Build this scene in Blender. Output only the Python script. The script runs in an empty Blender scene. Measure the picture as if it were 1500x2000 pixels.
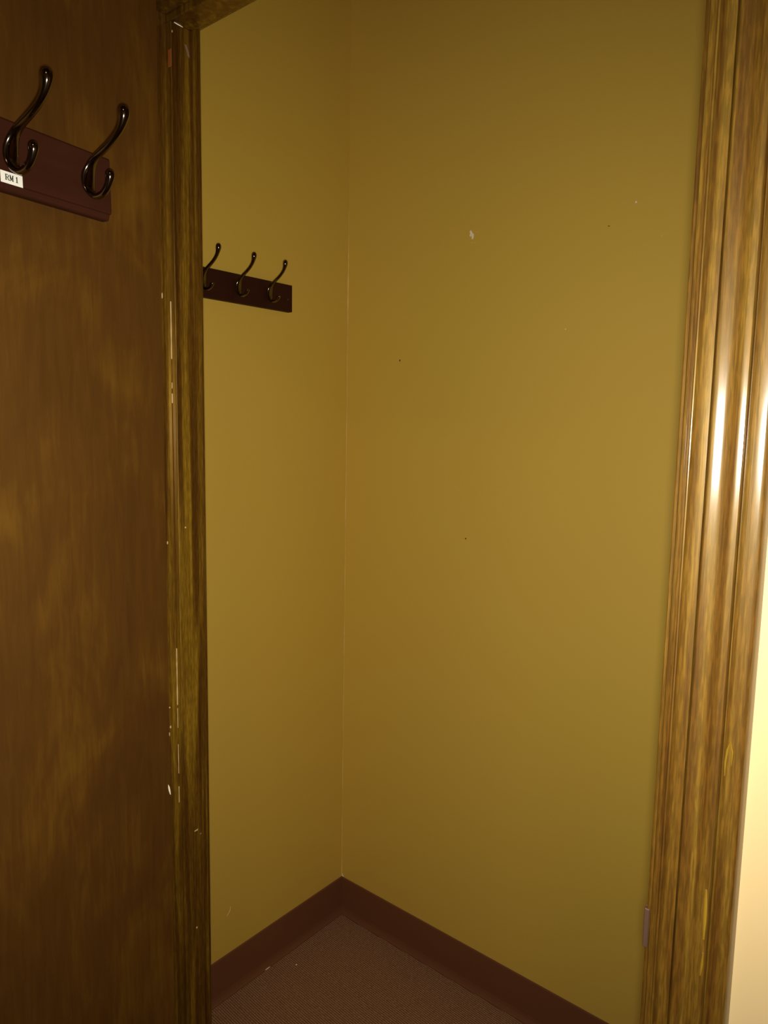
import bpy, bmesh, math, random
from mathutils import Vector, Matrix
random.seed(7)
C = bpy.context.scene.collection
S = bpy.context.scene
R = math.radians

# ------------------------------------------------------------------ camera
CAM = Vector((0, 0, 1.5))
yaw, pit, roll = R(39.495), R(6.83), R(0.9987)
fw = Vector((-math.sin(yaw)*math.cos(pit), math.cos(yaw)*math.cos(pit), -math.sin(pit)))
rt = Vector((math.cos(yaw), math.sin(yaw), 0)); up = rt.cross(fw)
r2 = rt*math.cos(roll) + up*math.sin(roll); u2 = up*math.cos(roll) - rt*math.sin(roll)
cd = bpy.data.cameras.new('camera'); cam = bpy.data.objects.new('camera', cd); C.objects.link(cam)
M = Matrix((r2, u2, -fw)).transposed().to_4x4(); M.translation = CAM
cam.matrix_world = M
cd.sensor_fit = 'VERTICAL'; cd.sensor_height = 36; cd.lens = 36*1419.96/2000; cd.clip_start = 0.01
S.camera = cam

# ------------------------------------------------------------------ light
w = bpy.data.worlds.new('world'); S.world = w; w.use_nodes = True
w.node_tree.nodes['Background'].inputs[0].default_value = (0.02, 0.015, 0.01, 1)
S.view_settings.view_transform = 'Standard'; S.view_settings.look = 'None'
S.view_settings.gamma = 1; S.view_settings.use_curve_mapping = False
S.view_settings.exposure = 0.0
def lamp(name, kind, loc, power, color, **kw):
    l = bpy.data.lights.new(name, kind); l.energy = power; l.color = color
    for k, v in kw.items(): setattr(l, k, v)
    o = bpy.data.objects.new(name, l); C.objects.link(o); o.location = loc
    return o
# the phone's torch beside the lens
torch = lamp('torch_light', 'SPOT', (-0.006, 0.012, 1.485), 55.0, (1.0, 0.95, 0.86), shadow_soft_size=0.012, spot_size=R(120), spot_blend=1.0)
TF = (fw - u2*0.02).normalized(); torch.rotation_euler = TF.to_track_quat('-Z', 'Y').to_euler()
# the hall's warm ceiling lamp (its own fixture is built below)
lamp('ceiling_lamp_light', 'AREA', (0.55, -0.75, 2.72), 4.0, (1.0, 0.72, 0.42), shape='DISK', size=0.26)

# ------------------------------------------------------------------ materials
def mat(name):
    m = bpy.data.materials.new(name); m.use_nodes = True
    nt = m.node_tree; return m, nt, nt.nodes['Principled BSDF']
def node(nt, t, **kw):
    n = nt.nodes.new(t)
    for k, v in kw.items(): setattr(n, k, v)
    return n
def ramp(nt, stops):
    n = nt.nodes.new('ShaderNodeValToRGB'); e = n.color_ramp.elements
    while len(e) < len(stops): e.new(0.5)
    for i, (p, c) in enumerate(stops): e[i].position = p; e[i].color = (*c, 1)
    return n
def coords(nt, scale, kind='Object'):
    tc = node(nt, 'ShaderNodeTexCoord'); mp = node(nt, 'ShaderNodeMapping')
    mp.inputs['Scale'].default_value = scale
    nt.links.new(tc.outputs[kind], mp.inputs[0]); return mp
def plain(name, col, rough=0.5, metal=0, spec=0.5, coat=0):
    m, nt, b = mat(name)
    b.inputs['Base Color'].default_value = (*col, 1); b.inputs['Roughness'].default_value = rough
    b.inputs['Metallic'].default_value = metal; b.inputs['Specular IOR Level'].default_value = spec
    b.inputs['Coat Weight'].default_value = coat; b.inputs['Coat Roughness'].default_value = 0.08
    return m
def wood(name, dark, mid, light, rough=0.4, grain=(45, 45, 1.6), big=(7, 7, 1.3), coat=0.0, spec=0.5, speck=0.0, bump=0.15, vari=0.5, crough=0.2, dist=0.6, tint=None, ior=1.5):
    m, nt, b = mat(name); L = nt.links.new
    g = node(nt, 'ShaderNodeTexNoise'); g.inputs['Scale'].default_value = 1; g.inputs['Detail'].default_value = 6
    g.inputs['Roughness'].default_value = 0.62; g.inputs['Distortion'].default_value = dist
    L(coords(nt, grain).outputs[0], g.inputs['Vector'])
    k = node(nt, 'ShaderNodeTexNoise'); k.inputs['Scale'].default_value = 1; k.inputs['Detail'].default_value = 4
    k.inputs['Distortion'].default_value = 1.2
    L(coords(nt, big).outputs[0], k.inputs['Vector'])
    mx = node(nt, 'ShaderNodeMix', data_type='FLOAT'); mx.inputs[0].default_value = vari
    L(g.outputs['Fac'], mx.inputs[2]); L(k.outputs['Fac'], mx.inputs[3])
    rp = ramp(nt, [(0.36, dark), (0.5, mid), (0.66, light)]); L(mx.outputs[0], rp.inputs[0])
    out = rp.outputs[0]
    if speck:
        s = node(nt, 'ShaderNodeTexNoise'); s.inputs['Scale'].default_value = 1; s.inputs['Detail'].default_value = 3
        L(coords(nt, (620, 620, 60)).outputs[0], s.inputs['Vector'])
        sr = ramp(nt, [(0.42, (1-speck,)*3), (0.6, (1+speck*0.6,)*3)]); L(s.outputs['Fac'], sr.inputs[0])
        mm = node(nt, 'ShaderNodeMix', data_type='RGBA', blend_type='MULTIPLY'); mm.inputs[0].default_value = 1
        L(out, mm.inputs[6]); L(sr.outputs[0], mm.inputs[7]); out = mm.outputs[2]
    L(out, b.inputs['Base Color'])
    rr = node(nt, 'ShaderNodeMapRange'); rr.inputs[3].default_value = rough-0.07; rr.inputs[4].default_value = rough+0.07
    L(g.outputs['Fac'], rr.inputs[0]); L(rr.outputs[0], b.inputs['Roughness'])
    bp = node(nt, 'ShaderNodeBump'); bp.inputs['Strength'].default_value = bump; bp.inputs['Distance'].default_value = 0.0006
    L(g.outputs['Fac'], bp.inputs['Height']); L(bp.outputs[0], b.inputs['Normal'])
    b.inputs['Coat Weight'].default_value = coat; b.inputs['Coat Roughness'].default_value = crough
    b.inputs['Specular IOR Level'].default_value = spec; b.inputs['IOR'].default_value = ior
    if tint: b.inputs['Specular Tint'].default_value = (*tint, 1)
    return m
def paint(name, a, bcol, rough=0.55, bump=0.1, sc=1.3):
    m, nt, b = mat(name); L = nt.links.new
    n = node(nt, 'ShaderNodeTexNoise'); n.inputs['Scale'].default_value = sc; n.inputs['Detail'].default_value = 2
    L(coords(nt, (1, 1, 1)).outputs[0], n.inputs['Vector'])
    rp = ramp(nt, [(0.3, a), (0.7, bcol)]); L(n.outputs['Fac'], rp.inputs[0]); L(rp.outputs[0], b.inputs['Base Color'])
    f = node(nt, 'ShaderNodeTexNoise'); f.inputs['Scale'].default_value = 260; f.inputs['Detail'].default_value = 3
    L(coords(nt, (1, 1, 1)).outputs[0], f.inputs['Vector'])
    bp = node(nt, 'ShaderNodeBump'); bp.inputs['Strength'].default_value = bump; bp.inputs['Distance'].default_value = 0.0005
    L(f.outputs['Fac'], bp.inputs['Height']); L(bp.outputs[0], b.inputs['Normal'])
    b.inputs['Roughness'].default_value = rough; b.inputs['Specular IOR Level'].default_value = 0.3
    return m

OCHRE = paint('ochre_wall_paint', (0.665, 0.445, 0.072), (0.66, 0.455, 0.066), 0.6)
CREAM = paint('cream_wall_paint', (0.44, 0.325, 0.155), (0.46, 0.34, 0.16), 0.6)
CEIL = paint('ceiling_paint', (0.5, 0.42, 0.3), (0.55, 0.46, 0.33), 0.8)
GOLD = (1.0, 0.66, 0.16)      # golden sheen of the stained, varnished wood
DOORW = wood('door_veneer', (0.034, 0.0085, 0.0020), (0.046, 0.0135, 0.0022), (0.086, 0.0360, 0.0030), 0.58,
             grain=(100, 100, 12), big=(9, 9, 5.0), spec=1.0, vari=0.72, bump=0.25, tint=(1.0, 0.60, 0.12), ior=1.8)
CASEW = wood('varnished_casing_wood', (0.050, 0.0180, 0.0020), (0.078, 0.0350, 0.0034), (0.118, 0.065, 0.0070), 0.50,
             grain=(380, 380, 5), big=(90, 90, 4), coat=0.7, spec=0.4, speck=0.25, bump=0.45, vari=0.5, crough=0.15, dist=0.15, tint=(1.0, 0.75, 0.30))
JAMBW = wood('varnished_jamb_wood', (0.034, 0.012, 0.002), (0.072, 0.031, 0.0032), (0.19, 0.105, 0.007), 0.36,
             grain=(130, 130, 2.4), big=(40, 40, 2.2), coat=0.12, spec=1.0, speck=0.25, bump=0.3, crough=0.15, dist=0.2, tint=GOLD, ior=1.6)
RACKW = wood('mahogany_rack_board', (0.034, 0.0088, 0.0035), (0.038, 0.0100, 0.004), (0.043, 0.012, 0.005), 0.6, grain=(8, 60, 60), big=(5, 5, 5), spec=0.12)
BRONZE = plain('dark_bronze_metal', (0.13, 0.10, 0.07), 0.13, 1.0, 0.6, 0.5)
STRIKE = plain('aged_strike_metal', (0.14, 0.075, 0.05), 0.45, 0.6)
SCREW = plain('bronze_screw', (0.10, 0.06, 0.035), 0.35, 0.9)
WHITE = plain('label_white', (0.88, 0.86, 0.74), 0.5)
INK = plain('label_ink', (0.03, 0.035, 0.02), 0.6)
CHALK = plain('bare_plaster', (0.95, 0.85, 0.62), 0.8)
PALE = plain('bare_wood_pale', (0.50, 0.36, 0.16), 0.6)
ORANGE = plain('orange_mark', (0.23, 0.06, 0.008), 0.5)
HOLE = plain('nail_hole_dark', (0.06, 0.03, 0.01), 0.9)
CAULK = plain('caulk_line', (0.80, 0.55, 0.16), 0.7)
SCUFF = plain('scuff_grey', (0.16, 0.10, 0.06), 0.7)
VINYL = paint('brown_vinyl_base', (0.165, 0.062, 0.026), (0.18, 0.070, 0.030), 0.45, 0.05, 3)

def carpet():
    m, nt, b = mat('brown_loop_carpet'); L = nt.links.new
    mp = coords(nt, (1, 1, 1)); mp.inputs['Rotation'].default_value = (0, 0, R(4))
    wv = node(nt, 'ShaderNodeTexWave'); wv.inputs['Scale'].default_value = 55; wv.inputs['Distortion'].default_value = 2.5
    wv.inputs['Detail'].default_value = 2; wv.inputs['Detail Scale'].default_value = 6
    wv.bands_direction = 'Y'
    L(mp.outputs[0], wv.inputs['Vector'])
    n = node(nt, 'ShaderNodeTexNoise'); n.inputs['Scale'].default_value = 330; n.inputs['Detail'].default_value = 3
    L(mp.outputs[0], n.inputs['Vector'])
    mx = node(nt, 'ShaderNodeMix', data_type='FLOAT'); mx.inputs[0].default_value = 0.6
    L(wv.outputs['Fac'], mx.inputs[2]); L(n.outputs['Fac'], mx.inputs[3])
    rp = ramp(nt, [(0.25, (0.14, 0.072, 0.036)), (0.55, (0.30, 0.158, 0.082)), (0.85, (0.54, 0.31, 0.175))])
    L(mx.outputs[0], rp.inputs[0])
    dn = node(nt, 'ShaderNodeTexNoise'); dn.inputs['Scale'].default_value = 420; dn.inputs['Detail'].default_value = 1
    L(mp.outputs[0], dn.inputs['Vector'])
    dr = ramp(nt, [(0.76, (0, 0, 0)), (0.80, (1, 1, 1))]); L(dn.outputs['Fac'], dr.inputs[0])
    m2 = node(nt, 'ShaderNodeMix', data_type='RGBA'); m2.inputs[7].default_value = (0.5, 0.38, 0.24, 1)
    L(dr.outputs[0], m2.inputs[0]); L(rp.outputs[0], m2.inputs[6]); L(m2.outputs[2], b.inputs['Base Color'])
    bp = node(nt, 'ShaderNodeBump'); bp.inputs['Strength'].default_value = 0.6; bp.inputs['Distance'].default_value = 0.0025
    L(mx.outputs[0], bp.inputs['Height']); L(bp.outputs[0], b.inputs['Normal'])
    b.inputs['Roughness'].default_value = 0.95; b.inputs['Specular IOR Level'].default_value = 0.1
    return m
CARPET = carpet()

# ------------------------------------------------------------------ mesh helpers
def link(name, bm, mats, parent=None, smooth=False):
    me = bpy.data.meshes.new(name); bmesh.ops.recalc_face_normals(bm, faces=bm.faces); bm.to_mesh(me); bm.free()
    for m in (mats if isinstance(mats, (list, tuple)) else [mats]): me.materials.append(m)
    if smooth:
        for p in me.polygons: p.use_smooth = True
    o = bpy.data.objects.new(name, me); C.objects.link(o)
    if parent: o.parent = parent
    return o
def box(bm, x0, x1, y0, y1, z0, z1, mi=0):
    v = [bm.verts.new((x, y, z)) for x in (x0, x1) for y in (y0, y1) for z in (z0, z1)]
    for f in ((0,1,3,2), (4,6,7,5), (0,4,5,1), (2,3,7,6), (0,2,6,4), (1,5,7,3)):
        bm.faces.new([v[i] for i in f]).material_index = mi
    return v
def bevel(bm, w, seg=2):
    bmesh.ops.bevel(bm, geom=list(bm.edges), offset=w, segments=seg, affect='EDGES', profile=0.5, clamp_overlap=True)
def sweep(bm, prof, a, b, cap=True):
    """prof: list of Vector offsets at station a; b = translation fn list of stations"""
    rings = [[bm.verts.new(p) for p in st] for st in (a, b)]
    n = len(prof)
    for i in range(n):
        j = (i+1) % n
        bm.faces.new((rings[0][i], rings[0][j], rings[1][j], rings[1][i]))
    if cap: bm.faces.new(rings[0]); bm.faces.new(rings[1][::-1])
def structure(o): o['kind'] = 'structure'; return o

# ------------------------------------------------------------------ measures (metres)
XJL, XJR = -0.8754, -0.1756      # jamb faces of the opening
Y0, Y1 = 0.549, 0.648            # hall face and closet face of the opening wall
ZH = 2.026                       # head of the opening
XC, XD, YB = -1.418, 0.12, 1.5456  # closet: left wall, right wall, back wall
ZC = 2.80
HX0, HX1, HY0 = -1.9, 1.5, -1.9  # hall
JT = 0.02                        # jamb board

# ------------------------------------------------------------------ room shell
bm = bmesh.new(); box(bm, HX0-0.1, HX1+0.1, HY0-0.1, YB+0.1, -0.08, 0)
structure(link('floor', bm, CARPET))
bm = bmesh.new(); box(bm, HX0-0.1, HX1+0.1, HY0-0.1, YB+0.1, ZC, ZC+0.08)
structure(link('ceiling', bm, CEIL))
def wall(name, x0, x1, y0, y1, m, z0=0.0, z1=ZC):
    bm = bmesh.new(); box(bm, x0, x1, y0, y1, z0, z1); return structure(link(name, bm, m))
wall_l = wall('wall_closet_left', XC-0.1, XC, Y1, YB+0.1, OCHRE)
wall_b = wall('wall_closet_back', XC, XD, YB, YB+0.1, OCHRE)
wall('wall_closet_right', XD, XD+0.1, Y1, YB+0.1, OCHRE)
wall('wall_hall_left', HX0-0.1, HX0, HY0-0.1, Y1, CREAM)
wall('wall_hall_right', HX1, HX1+0.1, HY0-0.1, Y1, CREAM)
wall('wall_hall_back', HX0, HX1, HY0-0.1, HY0, CREAM)
# the wall with the door opening: cream towards the hall, ochre inside the closet
bm = bmesh.new()
xa, xb, zt = XJL-JT, XJR+JT, ZH+JT
box(bm, HX0, xa, Y0, Y1, 0, ZC); box(bm, xb, HX1, Y0, Y1, 0, ZC); box(bm, xa, xb, Y0, Y1, zt, ZC)
for f in bm.faces:
    f.normal_update()
    if f.calc_center_median().y > Y1-1e-4: f.material_index = 1
structure(link('wall_front', bm, [CREAM, OCHRE]))

# caulk line in the closet corner, wobbling as it was run by hand
bm = bmesh.new(); zs = [0.1165+i*0.012 for i in range(165)]
prev = None; rnd = random.Random(3)
for i, z in enumerate(zs):
    zz = z
    top = 1.0 if z > 1.78 and z < 2.0 else 0.45
    if 0.12 < z < 0.17: top = 1.3
    wdt = 0.0016*top*(0.6+0.8*rnd.random())
    if z > 2.02: wdt *= 0.3
    off = 0.0006*math.sin(z*31)+0.0006*rnd.random()
    ring = [bm.verts.new((XC-0.001, YB-wdt-off, zz)), bm.verts.new((XC+0.0008, YB-wdt*0.7-off, zz)),
            bm.verts.new((XC+wdt*0.9+off*0.5, YB-0.0006, zz)), bm.verts.new((XC+wdt, YB+0.001, zz))]
    if prev:
        for a in range(3): bm.faces.new((prev[a], prev[a+1], ring[a+1], ring[a]))
    prev = ring
structure(link('trim_1', bm, CAULK))

# cove base: profile (distance from wall, height)
COVE = [(0, 0), (0.013, 0), (0.013, 0.0025), (0.009, 0.006), (0.0055, 0.012), (0.0035, 0.020), (0.003, 0.035),
        (0.003, 0.1125), (0.0022, 0.1148), (0.0008, 0.1156), (0, 0.1156)]
def cove(name, pts):
    """pts: stations as functions d -> (x, y)"""
    bm = bmesh.new(); rings = []
    for f in pts: rings.append([bm.verts.new((*f(d), z)) for d, z in COVE])
    for a, b in zip(rings, rings[1:]):
        for i in range(len(COVE)-1): bm.faces.new((a[i], a[i+1], b[i+1], b[i]))
    bm.faces.new(rings[0]); bm.faces.new(rings[-1][::-1])
    o = structure(link(name, bm, VINYL)); return o
cove('baseboard_closet_left', [lambda d: (XC+d, Y1+0.013), lambda d: (XC+d, YB-d)])
cove('baseboard_closet_back', [lambda d: (XC+d, YB-d), lambda d: (XD-d, YB-d)])
cove('baseboard_closet_right', [lambda d: (XD-d, YB-d), lambda d: (XD-d, Y1+0.013)])
cove('baseboard_hall_right', [lambda d: (-0.1025, Y0-d), lambda d: (HX1-d, Y0-d)])
cove('baseboard_hall_left', [lambda d: (HX0+d, Y0-d), lambda d: (-0.9435, Y0-d)])

# ------------------------------------------------------------------ door frame
# jamb boards with stops
STY0, STY1, STT = 0.597, 0.632, 0.0095
bm = bmesh.new(); box(bm, XJL-JT, XJL, Y0, Y1, 0, ZH+JT); bevel(bm, 0.0012)
jl = structure(link('trim_2', bm, JAMBW))
bm = bmesh.new(); box(bm, XJL, XJL+STT, STY0, STY1, 0, ZH-STT); bevel(bm, 0.0014); link('door_stop', bm, JAMBW, jl)
bm = bmesh.new(); box(bm, XJR, XJR+JT, Y0, Y1, 0, ZH+JT); bevel(bm, 0.0012)
jr = structure(link('trim_3', bm, CASEW))
bm = bmesh.new(); box(bm, XJR-STT, XJR, STY0, STY1, 0, ZH-STT); bevel(bm, 0.0014); link('door_stop', bm, JAMBW, jr)
bm = bmesh.new(); box(bm, XJL, XJR, Y0, Y1, ZH, ZH+JT); bevel(bm, 0.0012)
jh = structure(link('trim_4', bm, JAMBW))
bm = bmesh.new(); box(bm, XJL, XJR, STY0, STY1, ZH-STT, ZH); bevel(bm, 0.0014); link('door_stop', bm, JAMBW, jh)

# casing profile: (distance from inner edge, projection from the wall)
def casing_profile():
    P = [(0.0, 0.0), (0.0, 0.0085), (0.0004, 0.0100), (0.0012, 0.0110), (0.0024, 0.0112), (0.0036, 0.0105), (0.0043, 0.0092),
         (0.0047, 0.0090), (0.0050, 0.0100), (0.0056, 0.0112), (0.0064, 0.0116), (0.0070, 0.0112), (0.0074, 0.0112),
         (0.0082, 0.0124), (0.0096, 0.0130), (0.0130, 0.0133), (0.0165, 0.0130), (0.0186, 0.0126), (0.0190, 0.0095), (0.0196, 0.0095),
         (0.0200, 0.0130), (0.0207, 0.0160), (0.0216, 0.0172), (0.0228, 0.0174), (0.0245, 0.01700), (0.0266, 0.01648), (0.0286, 0.01594),
         (0.0305, 0.0155), (0.0330, 0.0156), (0.0355, 0.0161), (0.0375, 0.0166), (0.0390, 0.0167), (0.0405, 0.0163), (0.0420, 0.0159), (0.0428, 0.0148),
         (0.0431, 0.0110), (0.0437, 0.0110), (0.0441, 0.0134), (0.0450, 0.0140), (0.0480, 0.0142), (0.0510, 0.0139), (0.0540, 0.0134),
         (0.0558, 0.0130), (0.0568, 0.0122), (0.0576, 0.0106), (0.0580, 0.0085), (0.0582, 0.0)]
    return P
CP = casing_profile(); CW = CP[-1][0]; k = 0.0590/CW
CP = [(a*k, b) for a, b in CP]; CW = 0.0590
def casing(name, A, B, yface, sgn):
    """A, B: functions d -> (x, z)"""
    bm = bmesh.new(); st = []
    for f in (A, B): st.append([Vector((f(d)[0], yface-sgn*h, f(d)[1])) for d, h in CP])
    sweep(bm, CP, st[0], st[1])
    o = structure(link(name, bm, CASEW, smooth=True))
    m = o.modifiers.new('edges', 'EDGE_SPLIT'); m.split_angle = R(38)
    return o
RV = 0.0060
cr, cl, ct = XJR+RV, XJL-RV, ZH+RV
case_r = casing('trim_5', lambda d: (cr+d, 0.0), lambda d: (cr+d, ct+d), Y0, 1)          # right of the opening
casing('trim_6', lambda d: (cl-d, 0.0), lambda d: (cl-d, ct+d), Y0, 1)          # left, behind the open door
casing('trim_7', lambda d: (cl-d, ct+d), lambda d: (cr+d, ct+d), Y0, 1)         # head
k2 = 0.004
casing('trim_8', lambda d: (XJL-k2-d, 0.0), lambda d: (XJL-k2-d, ZH+k2+d), Y1, -0.6)
casing('trim_9', lambda d: (XJR+k2+d, 0.0), lambda d: (XJR+k2+d, ZH+k2+d), Y1, -0.6)
casing('trim_10', lambda d: (XJL-k2-d, ZH+k2+d), lambda d: (XJR+k2+d, ZH+k2+d), Y1, -0.6)

# strike plate on the latch-side jamb
bm = bmesh.new()
box(bm, XJR-0.0016, XJR+0.0002, Y0+0.003, Y0+0.036, 1.090, 1.124)
box(bm, XJR-0.0014, XJR+0.0026, Y0-0.0012, Y0+0.0035, 1.091, 1.1235)
bevel(bm, 0.0005, 1)
link('strike_plate', bm, STRIKE, jr)

# ------------------------------------------------------------------ the door leaf, swung open into the hall
TH = R(12.6)
c0 = Vector((-0.825, 0.550, 0)); dd = Vector((math.sin(TH), -math.cos(TH), 0)); nn = Vector((math.cos(TH), math.sin(TH), 0))
DM = Matrix.Identity(4)
for i, v in enumerate((dd, nn, Vector((0, 0, 1)))):
    for r in range(3): DM[r][i] = v[r]
DM.translation = c0
# local axes of the door: x = from hinge edge to free edge, y = out of the closet-side face, z = up
DT, DW = 0.044, 0.694
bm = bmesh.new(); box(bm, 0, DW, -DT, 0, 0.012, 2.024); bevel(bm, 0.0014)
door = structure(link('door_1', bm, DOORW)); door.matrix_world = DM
for hz in (0.25, 1.05, 1.84):
    bm = bmesh.new()
    box(bm, -0.0022, -0.0001, -DT+0.004, -0.004, hz-0.045, hz+0.045)
    ret = bmesh.ops.create_cone(bm, cap_ends=True, segments=16, radius1=0.0055, radius2=0.0055, depth=0.09, matrix=Matrix.Translation((-0.004, -DT-0.003, hz)))
    link('hinge', bm, BRONZE, door)

# ------------------------------------------------------------------ coat racks
TK, HB = 0.015, 0.0665
# hook centre line in (out of the board, height), with half-width across and half-thickness
HP = [(0.0620, 0.0665, 0.0006, 0.0006), (0.0620, 0.0655, 0.0036, 0.0036), (0.0621, 0.0630, 0.0056, 0.0056), (0.0620, 0.0595, 0.0063, 0.0063), (0.0612, 0.0555, 0.0058, 0.0058),
      (0.0596, 0.0510, 0.0046, 0.0046), (0.0570, 0.0462, 0.0040, 0.0038), (0.0520, 0.0408, 0.0038, 0.0035), (0.0440, 0.0350, 0.0038, 0.0034), (0.0350, 0.0300, 0.0040, 0.0034),
      (0.0260, 0.0257, 0.0043, 0.0034), (0.0180, 0.0215, 0.0048, 0.0034), (0.0118, 0.0165, 0.0058, 0.0034), (0.0078, 0.0105, 0.0074, 0.0034),
      (0.0056, 0.0040, 0.0086, 0.0034), (0.0050, -0.0030, 0.0088, 0.0034), (0.0062, -0.0095, 0.0080, 0.0034), (0.0096, -0.0150, 0.0064, 0.0034),
      (0.0150, -0.0182, 0.0050, 0.0033), (0.0215, -0.0188, 0.0042, 0.0032), (0.0280, -0.0166, 0.0038, 0.0032), (0.0332, -0.0122, 0.0036, 0.0033),
      (0.0364, -0.0070, 0.0038, 0.0036), (0.0380, -0.0025, 0.0046, 0.0045), (0.0386, 0.0008, 0.0052, 0.0052), (0.0387, 0.0040, 0.0044, 0.0044), (0.0387, 0.0060, 0.0024, 0.0024), (0.0387, 0.0068, 0.0005, 0.0005)]
def hook_mesh(HP):
    bm = bmesh.new(); N = 20; rings = []
    for i, (o, z, wd, th) in enumerate(HP):
        a = HP[max(i-1, 0)]; b = HP[min(i+1, len(HP)-1)]
        t = Vector((0, b[0]-a[0], b[1]-a[1]))
        if t.length < 1e-6: t = Vector((0, 0, 1))
        t.normalize(); n = Vector((0, t.z, -t.y)); c = Vector((0, o, z))
        rings.append([bm.verts.new(c + Vector((1, 0, 0))*wd*math.cos(q*2*math.pi/N) + n*th*math.sin(q*2*math.pi/N)) for q in range(N)])
    for a, b in zip(rings, rings[1:]):
        for i in range(N): bm.faces.new((a[i], a[(i+1) % N], b[(i+1) % N], b[i]))
    bm.faces.new(rings[0]); bm.faces.new(rings[-1])
    # boss that seats the hook on the board
    K = 20; r0 = [bm.verts.new((0.0072*math.cos(q*2*math.pi/K), 0.0, 0.001+0.0145*math.sin(q*2*math.pi/K))) for q in range(K)]
    r1 = [bm.verts.new((0.0064*math.cos(q*2*math.pi/K), 0.0045, 0.001+0.0130*math.sin(q*2*math.pi/K))) for q in range(K)]
    for i in range(K): bm.faces.new((r0[i], r0[(i+1) % K], r1[(i+1) % K], r1[i]))
    bm.faces.new(r0); bm.faces.new(r1[::-1])
    bmesh.ops.recalc_face_normals(bm, faces=bm.faces)
    me = bpy.data.meshes.new('hook'); bm.to_mesh(me); bm.free(); me.materials.append(BRONZE)
    for p in me.polygons: p.use_smooth = True
    return me
HOOK = hook_mesh(HP)
# the closet rack's hooks are a little taller, with a flatter lower curl
HOOK2 = hook_mesh([(o, (z*1.10 if z > -0.0188 and i < 19 else -0.0212+(z+0.0188)*0.55 if i > 19 else -0.0210), a, b) for i, (o, z, a, b) in enumerate(HP)])
def make_rack(mw, length, hooks, screws, label, mesh, moulded):
    """local: x along board from its visible end, y out of the wall, z up, origin at board centre height"""
    t = bpy.data.objects.new('coat_rack', None); C.objects.link(t); t.matrix_world = mw; t.empty_display_size = 0.05
    t['label'] = label; t['category'] = 'coat rack'
    bm = bmesh.new()
    # board section with a moulded lower and upper edge
    h = HB/2
    sec = [(0, -h), (0.0085, -h), (0.0105, -h+0.0012), (0.0112, -h+0.0040), (0.0120, -h+0.0062), (0.0142, -h+0.0070), (TK, -h+0.0086),
           (TK, h-0.0020), (TK-0.0012, h-0.0004), (TK-0.003, h), (0, h)]
    if not moulded: sec = [(0, -h), (TK-0.001, -h), (TK, -h+0.001), (TK, h-0.001), (TK-0.001, h), (0, h)]
    a = [Vector((0, y, z)) for y, z in sec]; b = [Vector((length, y, z)) for y, z in sec]
    sweep(bm, sec, a, b)
    link('board', bm, RACKW, t)
    for x, z in hooks:
        o = bpy.data.objects.new('hook', mesh); C.objects.link(o); o.parent = t; o.location = (x, TK, z)
        m = o.modifiers.new('smooth', 'SUBSURF'); m.levels = 1; m.render_levels = 2
    for x, z in screws:
        bm = bmesh.new()
        bmesh.ops.create_uvsphere(bm, u_segments=16, v_segments=8, radius=0.0034)
        bmesh.ops.scale(bm, vec=(1, 0.4, 1), verts=bm.verts)
        o = link('screw', bm, SCREW, t, True); o.location = (x, TK, z)
    return t
# rack on the open door
ZD = 1.7585
rm = DM.copy() @ Matrix.Translation((0.0930, 0.0, ZD)) @ Matrix.Rotation(R(1.2), 4, 'Y')
rack = make_rack(rm, 0.52, [(0.0360, 0.0), (0.1285, -0.0002), (0.228, 0), (0.328, 0), (0.428, 0)], [(0.1085, -0.0045), (0.478, -0.0045)],
    'dark wooden coat rack with white sticker, mounted on the open brown door', HOOK, True)
# rack on the closet's left wall: local x runs towards the hall (-y), local y out of the wall (+x)
cm = Matrix(((0, 1, 0, XC), (-1, 0, 0, 1.318), (0, 0, 1, 1.8155), (0, 0, 0, 1)))
make_rack(cm, 0.56, [(z, 0.0015) for z in (0.0805, 0.1775, 0.2785, 0.3795, 0.4805)], [(0.0135, -0.003), (0.545, -0.003)],
    'dark wooden coat rack with three visible hooks on the ochre closet wall', HOOK2, False)

# sticker with printed room number, on the door rack
bm = bmesh.new(); box(bm, 0.1132, 0.1372, TK, TK+0.0003, -0.0275, -0.0165)
sticker = link('name_sticker', bm, WHITE, rack)
# letters as thin strokes, in sticker coordinates (u to the right as read = -x local)
def strokes(lines, x0, z0, sx, sz, wd):
    bm = bmesh.new()
    for (a, b, c, d, w_) in lines:
        p = Vector((x0-a*sx, 0, z0+b*sz)); q = Vector((x0-c*sx, 0, z0+d*sz)); t = (q-p); L_ = t.length; t.normalize()
        n = Vector((-t.z, 0, t.x))*wd*w_/2; e = t*wd*0.25
        vs = []
        for y in (TK+0.0002, TK+0.00055):
            for s in (p-e-n, q+e-n, q+e+n, p-e+n): vs.append(bm.verts.new((s.x, y, s.z)))
        for f in ((0,1,2,3), (7,6,5,4), (0,4,5,1), (1,5,6,2), (2,6,7,3), (3,7,4,0)): bm.faces.new([vs[i] for i in f])
    return bm
T, K_ = 1.0, 0.6
Rl = [(0.12, 0, 0.12, 1, 1.2), (0, 0, 0.30, 0, K_), (0, 1, 0.5, 1, K_), (0.5, 1, 0.68, 0.86, K_), (0.68, 0.86, 0.68, 0.62, T), (0.68, 0.62, 0.5, 0.5, K_), (0.5, 0.5, 0.12, 0.5, K_), (0.42, 0.5, 0.72, 0.0, T), (0.66, 0, 0.84, 0, K_)]
Ml = [(1.02, 0, 1.02, 1, K_), (0.92, 0, 1.14, 0, K_), (0.92, 1, 1.06, 1, K_), (1.04, 1, 1.32, 0.15, 1.2), (1.32, 0.15, 1.6, 1, K_), (1.6, 0, 1.6, 1, 1.2), (1.48, 0, 1.74, 0, K_), (1.56, 1, 1.74, 1, K_)]
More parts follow.
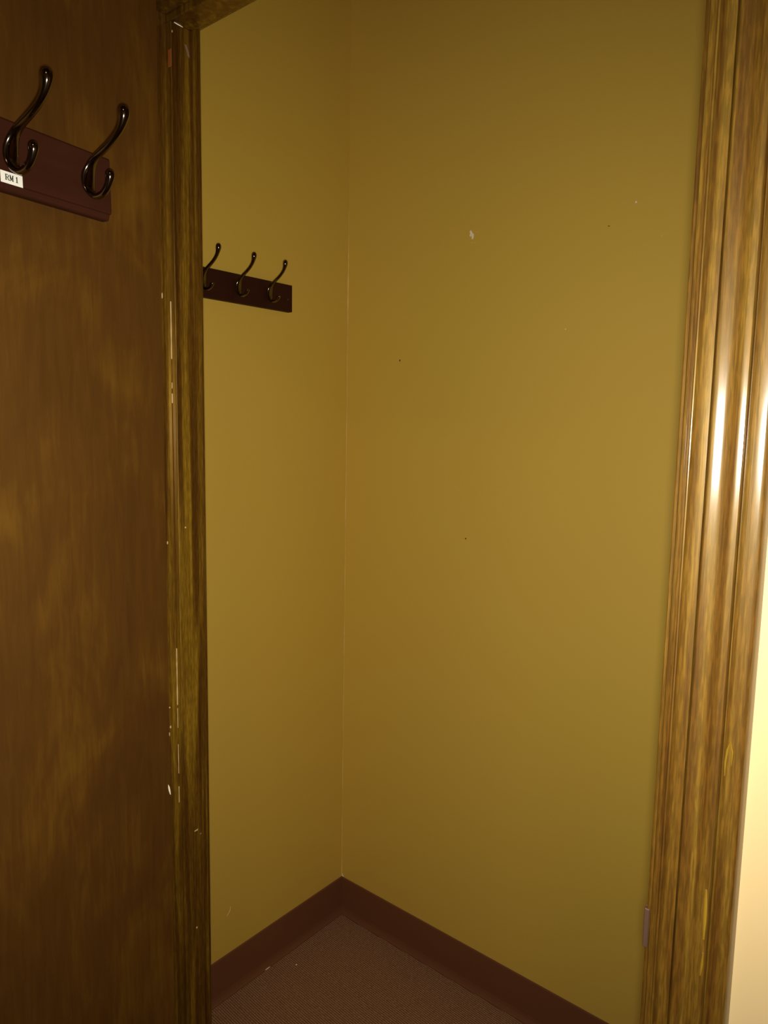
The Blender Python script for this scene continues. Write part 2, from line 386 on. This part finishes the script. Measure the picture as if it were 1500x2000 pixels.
Nl = [(2.5, 0, 2.5, 1, 1.2), (2.5, 1, 2.34, 0.8, K_), (2.32, 0, 2.68, 0, K_)]
# read from the left: the text starts at the free-edge side (larger local x)
bm = strokes(Rl+Ml+Nl, 0.1322, -0.0242, 0.0050, 0.0050, 0.00085)
lt = link('lettering', bm, INK, sticker)

# ------------------------------------------------------------------ paint chips, nail holes and scuffs
def blob(name, origin, ax, ay, az, pts, m, parent, th=0.0006):
    """flat chip: pts in (ax, az) mm, lifted by th along ay"""
    bm = bmesh.new()
    lo = [bm.verts.new(origin - ay*0.0002 + ax*a*0.001 + az*b*0.001) for a, b in pts]
    hi = [bm.verts.new(origin + ay*th + ax*a*0.001*0.93 + az*b*0.001*0.93) for a, b in pts]
    n = len(pts)
    for i in range(n): bm.faces.new((lo[i], lo[(i+1) % n], hi[(i+1) % n], hi[i]))
    bm.faces.new(hi); bm.faces.new(lo[::-1])
    o = link(name, bm, m)
    if parent:
        o.parent = parent; o.matrix_parent_inverse = parent.matrix_world.inverted()
    return o
def rnd_pts(rx, rz, n=9, seed=0):
    q = random.Random(seed)
    return [(rx*math.cos(i*2*math.pi/n)*(0.7+0.5*q.random()), rz*math.sin(i*2*math.pi/n)*(0.7+0.5*q.random())) for i in range(n)]
def hit(px, py, axis, val):
    """where the sight line through a point of the photo meets a wall plane (only used to place marks)"""
    d = fw*1419.96 + r2*(px-750) - u2*(py-1000)
    t = (val-CAM[axis])/d[axis]; return CAM + d*t
X_, Y_, Z_ = Vector((1, 0, 0)), Vector((0, 1, 0)), Vector((0, 0, 1))
def back(name, px, py, pts, m): return blob(name, hit(px, py, 1, YB), X_, -Y_, Z_, pts, m, wall_b)
def left(name, px, py, pts, m): return blob(name, hit(px, py, 0, XC), Y_, X_, Z_, pts, m, wall_l)
back('paint_chip', 920.5, 459, [(-5, 9), (-2, 12), (1.5, 8), (3.5, 4.5), (7.5, 1), (6.5, -8), (4, -11), (1.5, -9), (1.5, -2), (-3, -3.5), (-5, -1), (-3, 3)], CHALK)
back('paint_chip', 922, 474, rnd_pts(1.4, 1.6, 7, 1), CAULK)
back('paint_chip', 926.5, 473.5, rnd_pts(1.7, 1.5, 7, 2), CAULK)
back('paint_chip', 932, 453, rnd_pts(3.0, 0.8, 7, 4), CAULK)
back('paint_chip', 1242.5, 394.5, rnd_pts(2.4, 2.4, 8, 3), CHALK)
back('paint_chip', 1104.5, 643, rnd_pts(1.3, 1.3, 7, 5), CHALK)
back('paint_chip', 1292.5, 459.5, rnd_pts(1.2, 1.6, 7, 6), CAULK)
back('paint_chip', 890.5, 950, rnd_pts(1.0, 1.0, 7, 16), CAULK)
back('nail_hole', 781, 704, rnd_pts(2.4, 3.2, 8, 7), HOLE)
back('nail_hole', 1189.5, 441.5, rnd_pts(3.0, 0.8, 8, 8), HOLE)
back('nail_hole', 909.5, 1052, rnd_pts(2.0, 2.4, 8, 9), HOLE)
back('paint_chip', 668.5, 1709, [(-1, -2), (-1, 3), (0.5, 6), (3, 1), (6, -3), (3, -4)], CHALK)
def curve_chip(name, pxs, fn, wmm, m):
    """thin curved scratch through sight-line points on a wall"""
    P = [fn(*p) for p in pxs]; return P
def scratch(name, pxs, axis, val, out, wd, m, parent):
    P = [hit(x, y, axis, val) for x, y in pxs]; bm = bmesh.new(); rings = []
    for i, p in enumerate(P):
        t = (P[min(i+1, len(P)-1)] - P[max(i-1, 0)]).normalized(); n = t.cross(out).normalized()
        s = wd*(0.35 + 0.65*math.sin(math.pi*(i+0.3)/(len(P)-0.4)))
        rings.append([bm.verts.new(p-n*s/2-out*0.0002), bm.verts.new(p+out*0.0005), bm.verts.new(p+n*s/2-out*0.0002)])
    for a, b in zip(rings, rings[1:]):
        for i in range(3): bm.faces.new((a[i], a[(i+1) % 3], b[(i+1) % 3], b[i]))
    bm.faces.new(rings[0]); bm.faces.new(rings[-1][::-1])
    o = link(name, bm, m); o.parent = parent; o.matrix_parent_inverse = parent.matrix_world.inverted()
scratch('scratch', [(450, 1770), (449.5, 1777), (447, 1783), (443, 1789)], 0, XC, X_, 0.0016, CHALK, wall_l)
scratch('scratch', [(534, 1029), (545, 1031), (556, 1030), (566, 1031)], 0, XC, X_, 0.0008, CAULK, wall_l)
scratch('caulk_gap', [(340, 43), (346, 46.5), (352, 50), (357, 53)], 0, XJL+STT, X_, 0.0016, CHALK, jl)
# small orange patch and chips on the hinge-side jamb
jface = lambda px, py: hit(px, py, 0, XJL)
def jchip(name, px, py, pts, m, x=XJL, th=0.0004): blob(name, hit(px, py, 0, x), Y_, X_, Z_, pts, m, jl, th)
def schip(name, px, py, pts, m, th=0.0004): blob(name, hit(px, py, 1, STY0), X_, -Y_, Z_, pts, m, jl, th)
schip('orange_patch', 331.5, 113, [(-3.4, -11), (3.4, -11), (3.4, 11), (-3.4, 11)], ORANGE)
XS = XJL+STT
jchip('paint_fleck', 336, 61, rnd_pts(0.7, 1.8, 7, 11), PALE, XS)
jchip('paint_fleck', 333.5, 101, rnd_pts(0.5, 1.2, 7, 12), PALE, XS)
jchip('scuff', 364, 97, [(-3, 6), (0, 6), (4, -2), (5, -9), (2, -7)], SCUFF, XS)
jchip('paint_fleck', 383, 1621, [(-3, -1.5), (3, -1.5), (3, 1), (1, 0.2), (-3, -0.2)], PALE, XS)
jchip('paint_fleck', 392, 1628, rnd_pts(1.8, 1.5, 7, 13), SCUFF, XS)
jchip('paint_fleck', 384.5, 1811.5, rnd_pts(1.4, 1.7, 7, 14), PALE, XS)
jchip('paint_fleck', 362, 1030, rnd_pts(1.0, 1.6, 7, 15), PALE, XS)
# dried finish caught along the inside corner between jamb and stop
def seam(z0, z1, w_):
    bm = bmesh.new(); n = max(2, int((z1-z0)/0.006)); prev = None; q = random.Random(int(z0*1000))
    for i in range(n+1):
        z = z0+(z1-z0)*i/n; ww = w_*(0.5+0.7*q.random())
        ring = [bm.verts.new((XJL-0.0003, STY0-ww, z)), bm.verts.new((XJL+ww*0.8, STY0-ww*0.8, z)), bm.verts.new((XJL+ww, STY0+0.0003, z))]
        if prev:
            for a in range(2): bm.faces.new((prev[a], prev[a+1], ring[a+1], ring[a]))
        prev = ring
    o = link('dried_finish', bm, PALE, jl)
for z0, z1, w_ in ((1.585, 1.662, 0.0008), (1.545, 1.553, 0.0007), (1.525, 1.538, 0.0007), (1.09, 1.175, 0.0008), (1.055, 1.085, 0.0005), (0.985, 1.03, 0.0006), (0.94, 0.965, 0.0007)): seam(z0, z1, w_)
# chip and flecks on the door's hinge edge
def dpt(px, py, off=0.0):
    d = fw*1419.96 + r2*(px-750) - u2*(py-1000); o = c0+nn*off
    t = ((o-Vector((0, 0, 0))).dot(nn))/(d.dot(nn)); P = d*t + CAM; return P
def dchip(px, py, pts, m): blob('wood_chip', dpt(px, py), -dd, nn, Z_, pts, m, door, 0.0005)
dchip(331, 1543, [(-2.2, 9), (0, 5), (1.3, -1), (2.0, -8), (1.0, -7), (-1.2, -1), (-2.2, 4)], CHALK)
dchip(331.5, 1382, rnd_pts(1.0, 1.4, 7, 21), PALE)
dchip(333, 1420, rnd_pts(1.0, 2.2, 7, 22), PALE)
dchip(331, 1434, rnd_pts(0.6, 3.2, 7, 23), PALE)
dchip(316.5, 577, rnd_pts(0.8, 3.6, 7, 24), PALE)
dchip(327, 1060, rnd_pts(0.9, 2.2, 7, 25), PALE)

# honey-coloured finish runs on the right casing
HONEY = plain('honey_finish_run', (0.19, 0.11, 0.008), 0.35)
scratch('finish_run', [(1379, 1738), (1377.5, 1770), (1375.5, 1800), (1373.5, 1835)], 1, Y0-0.0166, -Y_, 0.0028, HONEY, case_r)
scratch('finish_run', [(1372.5, 1862), (1370, 1885), (1367, 1905)], 1, Y0-0.0166, -Y_, 0.0018, HONEY, case_r)
scratch('finish_run', [(1426, 1448), (1420, 1465), (1416, 1490), (1415, 1515)], 1, Y0-0.0143, -Y_, 0.0014, HONEY, case_r)
scratch('finish_run', [(1426, 1448), (1430, 1470), (1428, 1495)], 1, Y0-0.0143, -Y_, 0.0012, HONEY, case_r)
# lint on the carpet edge
def lint(px, py, ax, ln, wd, sx=0.004):
    p = hit(px, py, 2, 0.0); bm = bmesh.new()
    bmesh.ops.create_uvsphere(bm, u_segments=8, v_segments=6, radius=1)
    bmesh.ops.scale(bm, vec=(ln, wd, wd*0.6), verts=bm.verts)
    o = link('lint', bm, CHALK, None, True); o.location = (p.x+sx, p.y, wd*0.5+0.001); o.rotation_euler = (0, 0, ax); return o
o = lint(517, 1889, R(88), 0.012, 0.0020, 0.011)
o['label'] = 'longer white lint thread on the carpet along the left closet baseboard'; o['category'] = 'lint'
o = lint(577, 1884, R(60), 0.0026, 0.0020)
o['label'] = 'tiny round white lint speck on the carpet, right of the lint thread'; o['category'] = 'lint'

# ------------------------------------------------------------------ hall ceiling lamp (out of frame, mirrored small in the hooks)
t = bpy.data.objects.new('ceiling_lamp', None); C.objects.link(t); t.location = (0.55, -0.75, ZC)
t['label'] = 'round warm hall ceiling lamp above and behind the camera'; t['category'] = 'ceiling lamp'
m, nt, b = mat('warm_lamp_glass'); b.inputs['Base Color'].default_value = (0.8, 0.7, 0.5, 1)
b.inputs['Emission Color'].default_value = (1.0, 0.6, 0.28, 1); b.inputs['Emission Strength'].default_value = 6.0
bm = bmesh.new(); bmesh.ops.create_cone(bm, cap_ends=True, segments=40, radius1=0.15, radius2=0.16, depth=0.02, matrix=Matrix.Translation((0, 0, -0.0101)))
link('rim', bm, BRONZE, t)
bm = bmesh.new(); bmesh.ops.create_uvsphere(bm, u_segments=40, v_segments=20, radius=0.14)
bmesh.ops.scale(bm, vec=(1, 1, 0.35), verts=bm.verts); bmesh.ops.translate(bm, vec=(0, 0, -0.021), verts=bm.verts)
bmesh.ops.bisect_plane(bm, geom=list(bm.verts)+list(bm.edges)+list(bm.faces), plane_co=(0, 0, -0.02), plane_no=(0, 0, 1), clear_outer=True)
link('lamp_glass', bm, m, t, True)
